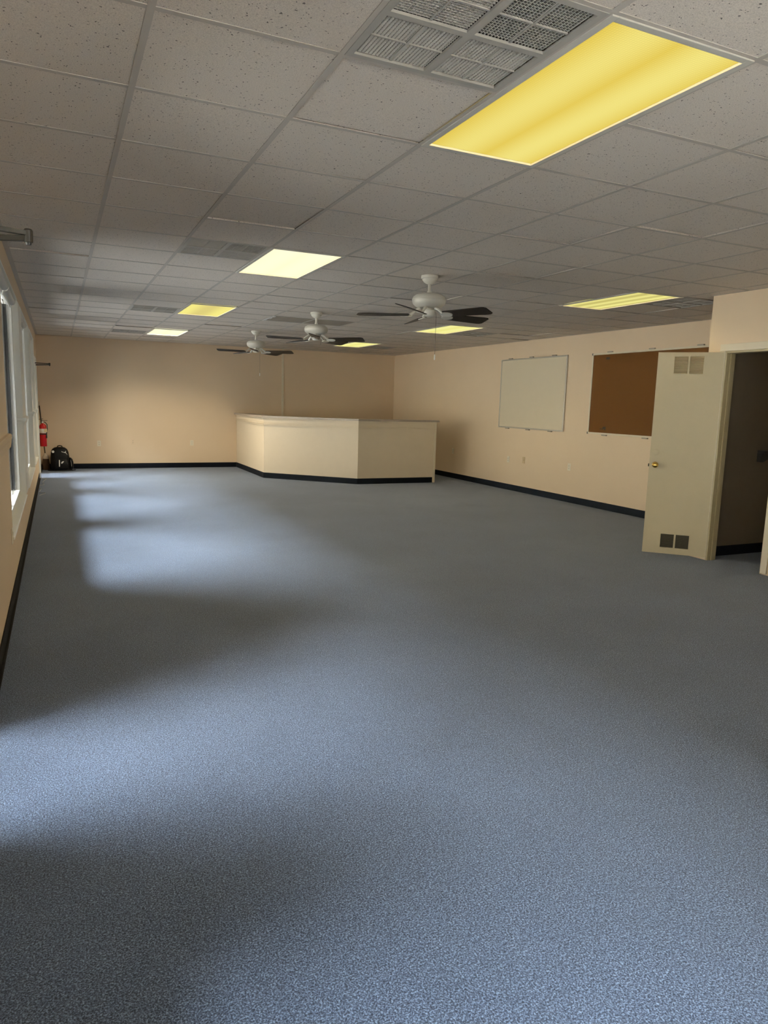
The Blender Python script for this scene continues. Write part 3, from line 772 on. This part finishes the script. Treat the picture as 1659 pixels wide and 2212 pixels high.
# ================================================================== ROLLER SHADES
def roller(y0, y1, z, r, label, chain=None):
    t = thing('roller_shade', label, 'roller shade', (XL - r - 0.004, (y0 + y1) / 2, z), group='rolled up window shades')
    h = (y1 - y0) / 2
    bm = bmesh.new(); tube(bm, [(0, -h + 0.012, 0), (0, h - 0.012, 0)], r, 24); obj('fabric_roll', bm, M['shade'], t, True)
    for s in (-1, 1):
        bm = bmesh.new(); bx(bm, (-r * 0.8, min(s * (h - 0.011), s * h), -r * 0.7), (r * 0.7, max(s * (h - 0.011), s * h), 2.437 - z), 0.003)
        obj('end_bracket', bm, M['white'], t)
    obj('hem_bar', box((-r * 0.6, -h + 0.02, -r - 0.024), (-r * 0.6 + 0.010, h - 0.02, -r * 0.55), 0.003), M['white'], t)
    if chain:
        bm = bmesh.new(); cy, zb = chain
        n = int((-0.03 + zb) / 0.0125)
        for sx in (-0.012, 0.016):
            for q in range(n):
                m4 = Matrix.Translation((-0.03 + sx * 0.5, cy - (y0 + y1) / 2 + sx, -r * 0.8 - q * 0.0125))
                b = bmesh.ops.create_icosphere(bm, subdivisions=1, radius=0.0042, matrix=m4)
        zz = -r * 0.8 - n * 0.0125; yy = cy - (y0 + y1) / 2
        tube(bm, [(-0.036, yy - 0.012, -r * 0.8), (-0.036, yy - 0.012, zz), (-0.030, yy + 0.002, zz - 0.012), (-0.022, yy + 0.016, zz), (-0.022, yy + 0.016, -r * 0.8)], 0.0014, 6)
        obj('bead_chain', bm, M['paper'], t)
    return t
roller(5.90, 7.10, 2.397, 0.038, 'white rolled shade over the first window, its pier-side half', (6.05, 1.30))
roller(7.12, 8.22, 2.395, 0.036, 'white rolled shade over the first window, its far half')
roller(9.17, 10.05, 2.397, 0.037, 'white rolled shade over the second window, its half toward the first window')
roller(10.07, 11.05, 2.393, 0.035, 'white rolled shade over the second window, its half toward the third window')
roller(12.19, 12.78, 2.397, 0.037, 'white rolled shade over the third window, its half toward the second window')
roller(12.80, 13.40, 2.392, 0.035, 'white rolled shade over the third window, its half toward the far door')

# ================================================================== FIRE EXTINGUISHER
t = thing('fire_extinguisher', 'red fire extinguisher hung on the wall above the broom', 'fire extinguisher', (-0.268, 15.2, 0.49))
r = 0.062
obj('cylinder', lathe(bmesh.new(), [(0, 0), (r * 0.9, 0), (r, 0.008), (r, 0.375), (r * 0.94, 0.40), (r * 0.7, 0.422), (0.022, 0.436), (0.020, 0.446), (0, 0.446)], 36), M['red'], t, True)
lb = obj('label', lathe(bmesh.new(), [(r + 0.0006, 0.255), (r + 0.0012, 0.256), (r + 0.0012, 0.338), (r + 0.0006, 0.339)], 36), M['paper'], t, True)
vm = obj('valve', lathe(bmesh.new(), [(0, 0.444), (0.017, 0.444), (0.017, 0.475), (0.012, 0.480), (0.012, 0.492), (0, 0.492)], 18), M['steel'], t, True)
bm = bmesh.new()
bx(bm, (-0.018, -0.010, 0.490), (0.085, 0.010, 0.498), 0.002); bx(bm, (-0.018, -0.010, 0.52), (0.095, 0.010, 0.528), 0.002, Matrix.Translation((0, 0, -0.005)) @ Matrix.Rotation(R(-9), 4, 'Y'))
obj('lever', bm, M['black'], t)
obj('gauge', faced([(0, 0), (0.016, 0), (0.017, 0.003), (0.015, 0.012), (0, 0.013)], 18, 0.0, 0.462, -0.017 - 0.013), M['paper'], t, True)
obj('hose', tube(bmesh.new(), [(0.012, -0.004, 0.468), (0.045, -0.02, 0.462), (0.075, -0.025, 0.42), (0.078, -0.026, 0.33), (0.062, -0.040, 0.25), (0.060, -0.042, 0.16)], [0.008, 0.008, 0.008, 0.008, 0.009, 0.012], 10), M['rubber'], t, True)
bm = bmesh.new(); lathe(bm, [(r + 0.001, 0.228), (r + 0.005, 0.228), (r + 0.005, 0.248), (r + 0.001, 0.248)], 36); bx(bm, (-0.068, -0.02, 0.05), (-0.063, 0.02, 0.40))
obj('wall_bracket', bm, M['black'], t)
tg = obj('inspection_tag', box((0.020, -0.066, 0.275), (0.075, -0.0645, 0.335)), M['yellowtag'], t)
bm = bmesh.new(); tube(bm, [(0.0, -0.018, 0.470), (0.030, -0.058, 0.40), (0.045, -0.0655, 0.334)], 0.001, 5); obj('tie', bm, M['yellowtag'], tg)

# ================================================================== BROOM
t = thing('broom', 'brown-bristled broom leaning in the corner beside the backpack', 'broom', (-0.245, 15.50, 0.0))
bm = bmesh.new()
rb = random.Random(2)
for ring in range(1):
    secs = [(0.055, 0.020, 0.225), (0.062, 0.026, 0.16), (0.066, 0.034, 0.08), (0.064, 0.040, 0.0)]
    rs = []
    for a, b, z in secs:
        rs.append([bm.verts.new((math.copysign(abs(math.cos(q)) ** 0.6, math.cos(q)) * a + (0.02 if z < .2 else 0) * (0.22 - z), math.copysign(abs(math.sin(q)) ** 0.6, math.sin(q)) * b, z + (rb.random() * 0.012 if z == 0 else 0))) for q in [2 * math.pi * k / 40 for k in range(40)]])
    for r0, r1 in zip(rs, rs[1:]):
        for k in range(40): bm.faces.new((r0[k], r0[(k + 1) % 40], r1[(k + 1) % 40], r1[k]))
    bm.faces.new(rs[0]); bm.faces.new(rs[-1])
obj('bristles', bm, M['bristle'], t)
bm = bmesh.new(); rs = []
for a, b, z in ((0.058, 0.024, 0.222), (0.058, 0.024, 0.262), (0.040, 0.022, 0.292), (0.018, 0.018, 0.318), (0.014, 0.014, 0.335)):
    rs.append([bm.verts.new((math.cos(q) * a - (z - .22) * .09, math.sin(q) * b + (z - .22) * .05, z)) for q in [2 * math.pi * k / 32 for k in range(32)]])
for r0, r1 in zip(rs, rs[1:]):
    for k in range(32): bm.faces.new((r0[k], r0[(k + 1) % 32], r1[(k + 1) % 32], r1[k]))
bm.faces.new(rs[0]); bm.faces.new(rs[-1])
obj('cap', bm, M['strawcap'], t, True)
hd = obj('handle', tube(bmesh.new(), [(-0.008, 0.006, 0.318), (-0.078, 0.185, 1.26)], 0.011, 12), M['stick'], t, True)
obj('grip_tip', tube(bmesh.new(), [(-0.078, 0.185, 1.26), (-0.082, 0.195, 1.34)], [0.012, 0.010], 12), M['strawcap'], hd, True)

# ================================================================== BACKPACK
t = thing('backpack', 'black backpack with white prints sitting against the far wall', 'backpack', (0.015, 15.45, 0.0))
def loft(secs, n=36, p=0.62):
    bm = bmesh.new(); rs = []
    for cx, cy, z, a, b in secs:
        rs.append([bm.verts.new((cx + math.copysign(abs(math.cos(q)) ** p, math.cos(q)) * a, cy + math.copysign(abs(math.sin(q)) ** p, math.sin(q)) * b, z)) for q in [2 * math.pi * k / n for k in range(n)]])
    for r0, r1 in zip(rs, rs[1:]):
        for k in range(n): bm.faces.new((r0[k], r0[(k + 1) % n], r1[(k + 1) % n], r1[k]))
    bm.faces.new(rs[0]); bm.faces.new(rs[-1])
    return bm
obj('main_body', loft([(0, 0, 0.0, 0.150, 0.090), (0, 0, 0.012, 0.172, 0.115), (0, 0, 0.12, 0.180, 0.128), (-0.004, 0.01, 0.26, 0.172, 0.120), (-0.006, 0.02, 0.36, 0.160, 0.105), (-0.006, 0.03, 0.415, 0.138, 0.085), (-0.006, 0.035, 0.445, 0.100, 0.060), (-0.004, 0.04, 0.458, 0.055, 0.030)]), M['nylon'], t, True)
obj('front_pocket', loft([(0.01, -0.115, 0.015, 0.120, 0.030), (0.01, -0.13, 0.05, 0.135, 0.050), (0.01, -0.135, 0.14, 0.135, 0.050), (0.01, -0.125, 0.20, 0.125, 0.040), (0.01, -0.11, 0.235, 0.095, 0.022)]), M['nylon'], t, True)
obj('side_pocket', loft([(0.185, 0.0, 0.01, 0.030, 0.070), (0.20, 0.0, 0.05, 0.040, 0.082), (0.203, 0.0, 0.16, 0.036, 0.078), (0.195, 0.0, 0.22, 0.026, 0.060), (0.178, 0.0, 0.25, 0.012, 0.035)]), M['nylon'], t, True)
obj('grab_handle', tube(bmesh.new(), [(-0.045, 0.04, 0.450), (-0.035, 0.04, 0.478), (0.0, 0.04, 0.486), (0.035, 0.04, 0.476), (0.050, 0.04, 0.442)], 0.010, 8), M['nylon'], t, True)
obj('shoulder_strap', tube(bmesh.new(), [(-0.165, -0.02, 0.016), (-0.205, -0.06, 0.012), (-0.225, -0.10, 0.010), (-0.19, -0.15, 0.010), (-0.10, -0.19, 0.010), (0.05, -0.205, 0.010), (0.21, -0.15, 0.010), (0.27, -0.06, 0.010)], 0.010, 8), M['nylon'], t, True)
m4 = Matrix.Translation((0, -0.0, 0)) @ Matrix.Rotation(R(90), 4, 'X')
def decal(polys, y, d, mat, name):
    bm = bmesh.new()
    for p in polys: prism(bm, p, 0, d, Matrix.Translation((0, y, 0)) @ Matrix.Rotation(R(90), 4, 'X'))
    return obj(name, bm, mat, t)
decal([[(-0.125 + 0.026 * math.cos(a), 0.372 + 0.026 * math.sin(a)) for a in [R(15 + 60 * q) for q in range(6)]]], -0.020, 0.058, M['print'], 'white_patch')
cat = [(0.025, 0.382), (0.032, 0.378), (0.050, 0.370), (0.072, 0.364), (0.090, 0.366), (0.098, 0.376), (0.104, 0.388), (0.109, 0.386), (0.105, 0.372), (0.103, 0.360), (0.112, 0.346), (0.124, 0.326), (0.132, 0.306), (0.127, 0.310), (0.116, 0.328), (0.104, 0.342), (0.092, 0.350), (0.076, 0.348), (0.055, 0.352), (0.038, 0.360), (0.028, 0.370)]
decal([cat], -0.030, 0.053, M['print'], 'leaping_cat_logo')
decal([[(-0.030, 0.085), (-0.010, 0.085), (-0.008, 0.215), (-0.026, 0.217)]], -0.160, 0.027, M['print'], 'reflective_stripe')
decal([[(0.012, 0.150), (0.030, 0.145), (0.050, 0.165), (0.066, 0.192), (0.040, 0.188), (0.018, 0.172)]], -0.160, 0.027, M['print'], 'leaf_mark')
decal([[(0.196, 0.080), (0.206, 0.078), (0.200, 0.16), (0.188, 0.205), (0.182, 0.20), (0.192, 0.15)]], -0.055, 0.030, M['greyprint'], 'grey_stripe')

# ================================================================== WHITE CORD ON THE CARPET
cu = []
for k in range(60):
    u = k / 59
    cu.append((-0.285 + 0.045 * math.sin(u * 9.0) + 0.03 * math.sin(u * 23), 13.85 - 2.4 * u + 0.12 * math.sin(u * 15), 0.004))
tag(obj('power_cord', tube(bmesh.new(), cu, 0.0028, 6), M['cable'], None, True), 'thin white cord lying along the baseboard under the windows', 'cord')

# ================================================================== OUTDOORS (unseen, added to shape the daylight)
M['asphalt'] = pbr('dark_asphalt', (0.05, 0.05, 0.052), 0.9, var=0.2)
struct('road', box((-40, -60, -0.35), (PAVE_X, 80, -0.06)), M['asphalt'], 'unseen dark asphalt added outside to limit bounced light', 'road')  # added dark ground, keeps far bounce off the walls and ceiling
struct('added_sidewalk', box((PAVE_X + 0.001, -60, -0.35), (WX - 0.001, 80, -0.05)), M['concrete'], 'unseen grey pavement added outside the windows to bounce daylight', 'pavement')  # added ground strip that reflects daylight up to the ceiling
M['skyblock'] = pbr('dark_sky_blocker', (0.055, 0.050, 0.045), 0.9, var=0.3)
struct('opposite_sky_blocker', box((-22, -60, -0.06), (-16, 80, BLOCK_H)), M['skyblock'], 'unseen dark block added outside the windows to hide low sky', 'building')  # added block, shaped to cut off low sky from the floor
if CANOPY > 0: struct('added_canopy', box((WX - CANOPY, -12, 2.5), (WX - 0.001, 30, 2.62)), M['skyblock'], 'unseen flat canopy added outside the windows to cut high sky', 'canopy')  # added overhang that trims steep skylight at the windows
M['bouncewall'] = pbr('pale_bounce_wall', (0.72, 0.66, 0.56), 0.9, var=0.08)
struct('pale_bounce_block', box((-15, -58, -0.06), (-12, 78, 2.7)), M['bouncewall'], 'unseen low pale block added outside to bounce sunlight indoors', 'building')  # added reflector: throws sunlight onto the far walls and counter
struct('front_sky_blocker', box((-11, -17, -0.06), (40, -13, 16.0)), M['skyblock'], 'unseen dark block added to cut the sky before the front window', 'building')  # added block, keeps direct sky off the floor behind the camera
M['palecrete'] = pbr('pale_bounce_concrete', (0.80, 0.75, 0.68), 0.85, var=0.1)
struct('front_bounce_ground', box((WX, -60, -0.35), (40, YF - 0.181, -0.05)), M['palecrete'], 'unseen pale ground added before the front window to bounce light', 'pavement')  # added ground, made extra pale to brighten the near ceiling

# ================================================================== LIGHT FROM THE SKY
w = bpy.data.worlds.new('sky'); SC.world = w; w.use_nodes = True
nt = w.node_tree; nt.nodes.clear()
bg = nt.nodes.new('ShaderNodeBackground'); wo = nt.nodes.new('ShaderNodeOutputWorld')
tc = nt.nodes.new('ShaderNodeTexCoord'); sp = nt.nodes.new('ShaderNodeSeparateXYZ'); cr = nt.nodes.new('ShaderNodeValToRGB')
nt.links.new(tc.outputs['Generated'], sp.inputs['Vector']); nt.links.new(sp.outputs['Z'], cr.inputs['Fac'])
cr.color_ramp.elements[0].position = 0.0; cr.color_ramp.elements[0].color = (SKY_RGB[0] * 0.8, SKY_RGB[1] * 0.8, SKY_RGB[2] * 0.8, 1)
cr.color_ramp.elements[1].position = 0.6; cr.color_ramp.elements[1].color = (*SKY_RGB, 1)
nt.links.new(cr.outputs['Color'], bg.inputs['Color']); bg.inputs['Strength'].default_value = SKY_STR
nt.links.new(bg.outputs['Background'], wo.inputs['Surface'])
sun = bpy.data.lights.new('sun', 'SUN'); sun.energy = SUN_W; sun.angle = R(1.0); sun.color = (1.0, 0.93, 0.82)
so = bpy.data.objects.new('sun', sun); COL.objects.link(so)
so.rotation_euler = Vector((-0.48, -0.42, -0.77)).to_track_quat('-Z', 'Y').to_euler()
def portal(name, loc, rot, sx, sy):
    li = bpy.data.lights.new(name, 'AREA'); li.shape = 'RECTANGLE'; li.size = sx; li.size_y = sy
    li.cycles.is_portal = True
    o = bpy.data.objects.new(name, li); COL.objects.link(o); o.location = loc; o.rotation_euler = rot
for y0, y1, z0, z1 in WINS + [DOOR_NEAR, DOOR_FAR]:
    portal('daylight_portal', (WX - 0.01, (y0 + y1) / 2, (z0 + z1) / 2), (0, R(-90), 0), z1 - z0, y1 - y0)

portal('daylight_portal', ((FRONT[0] + FRONT[1]) / 2, YF - 0.19, (FRONT[2] + FRONT[3]) / 2), (R(90), 0, 0), FRONT[1] - FRONT[0], FRONT[3] - FRONT[2])
# ================================================================== CAMERA
ROWS = [(0.90908810,-0.41567132,0.02786015),(-0.03798523,-0.14929940,-0.98806215),(0.41486860,0.89717726,-0.15151567)]
cam = bpy.data.cameras.new('camera'); co = bpy.data.objects.new('camera', cam); COL.objects.link(co)
rt_, dn, fw = [Vector(r_) for r_ in ROWS]
m = Matrix((( rt_.x, -dn.x, -fw.x, 0), (rt_.y, -dn.y, -fw.y, 0), (rt_.z, -dn.z, -fw.z, CAM_Z), (0, 0, 0, 1)))
co.matrix_world = m
cam.sensor_fit = 'VERTICAL'; cam.sensor_height = 36.0; cam.sensor_width = 27.0
cam.lens = 1525.81 / 2212 * 36.0
cam.clip_start = 0.05; cam.clip_end = 200
SC.camera = co

SC.view_settings.view_transform = 'Standard'; SC.view_settings.look = 'None'
SC.view_settings.gamma = 1.0; SC.view_settings.use_curve_mapping = False
SC.view_settings.exposure = EXPOSURE
SC.cycles.use_denoising = True
SC.cycles.max_bounces = 10; SC.cycles.diffuse_bounces = 6; SC.cycles.glossy_bounces = 4; SC.cycles.transparent_max_bounces = 12
SC.cycles.sample_clamp_indirect = 8.0
SC.cycles.caustics_reflective = False; SC.cycles.caustics_refractive = False
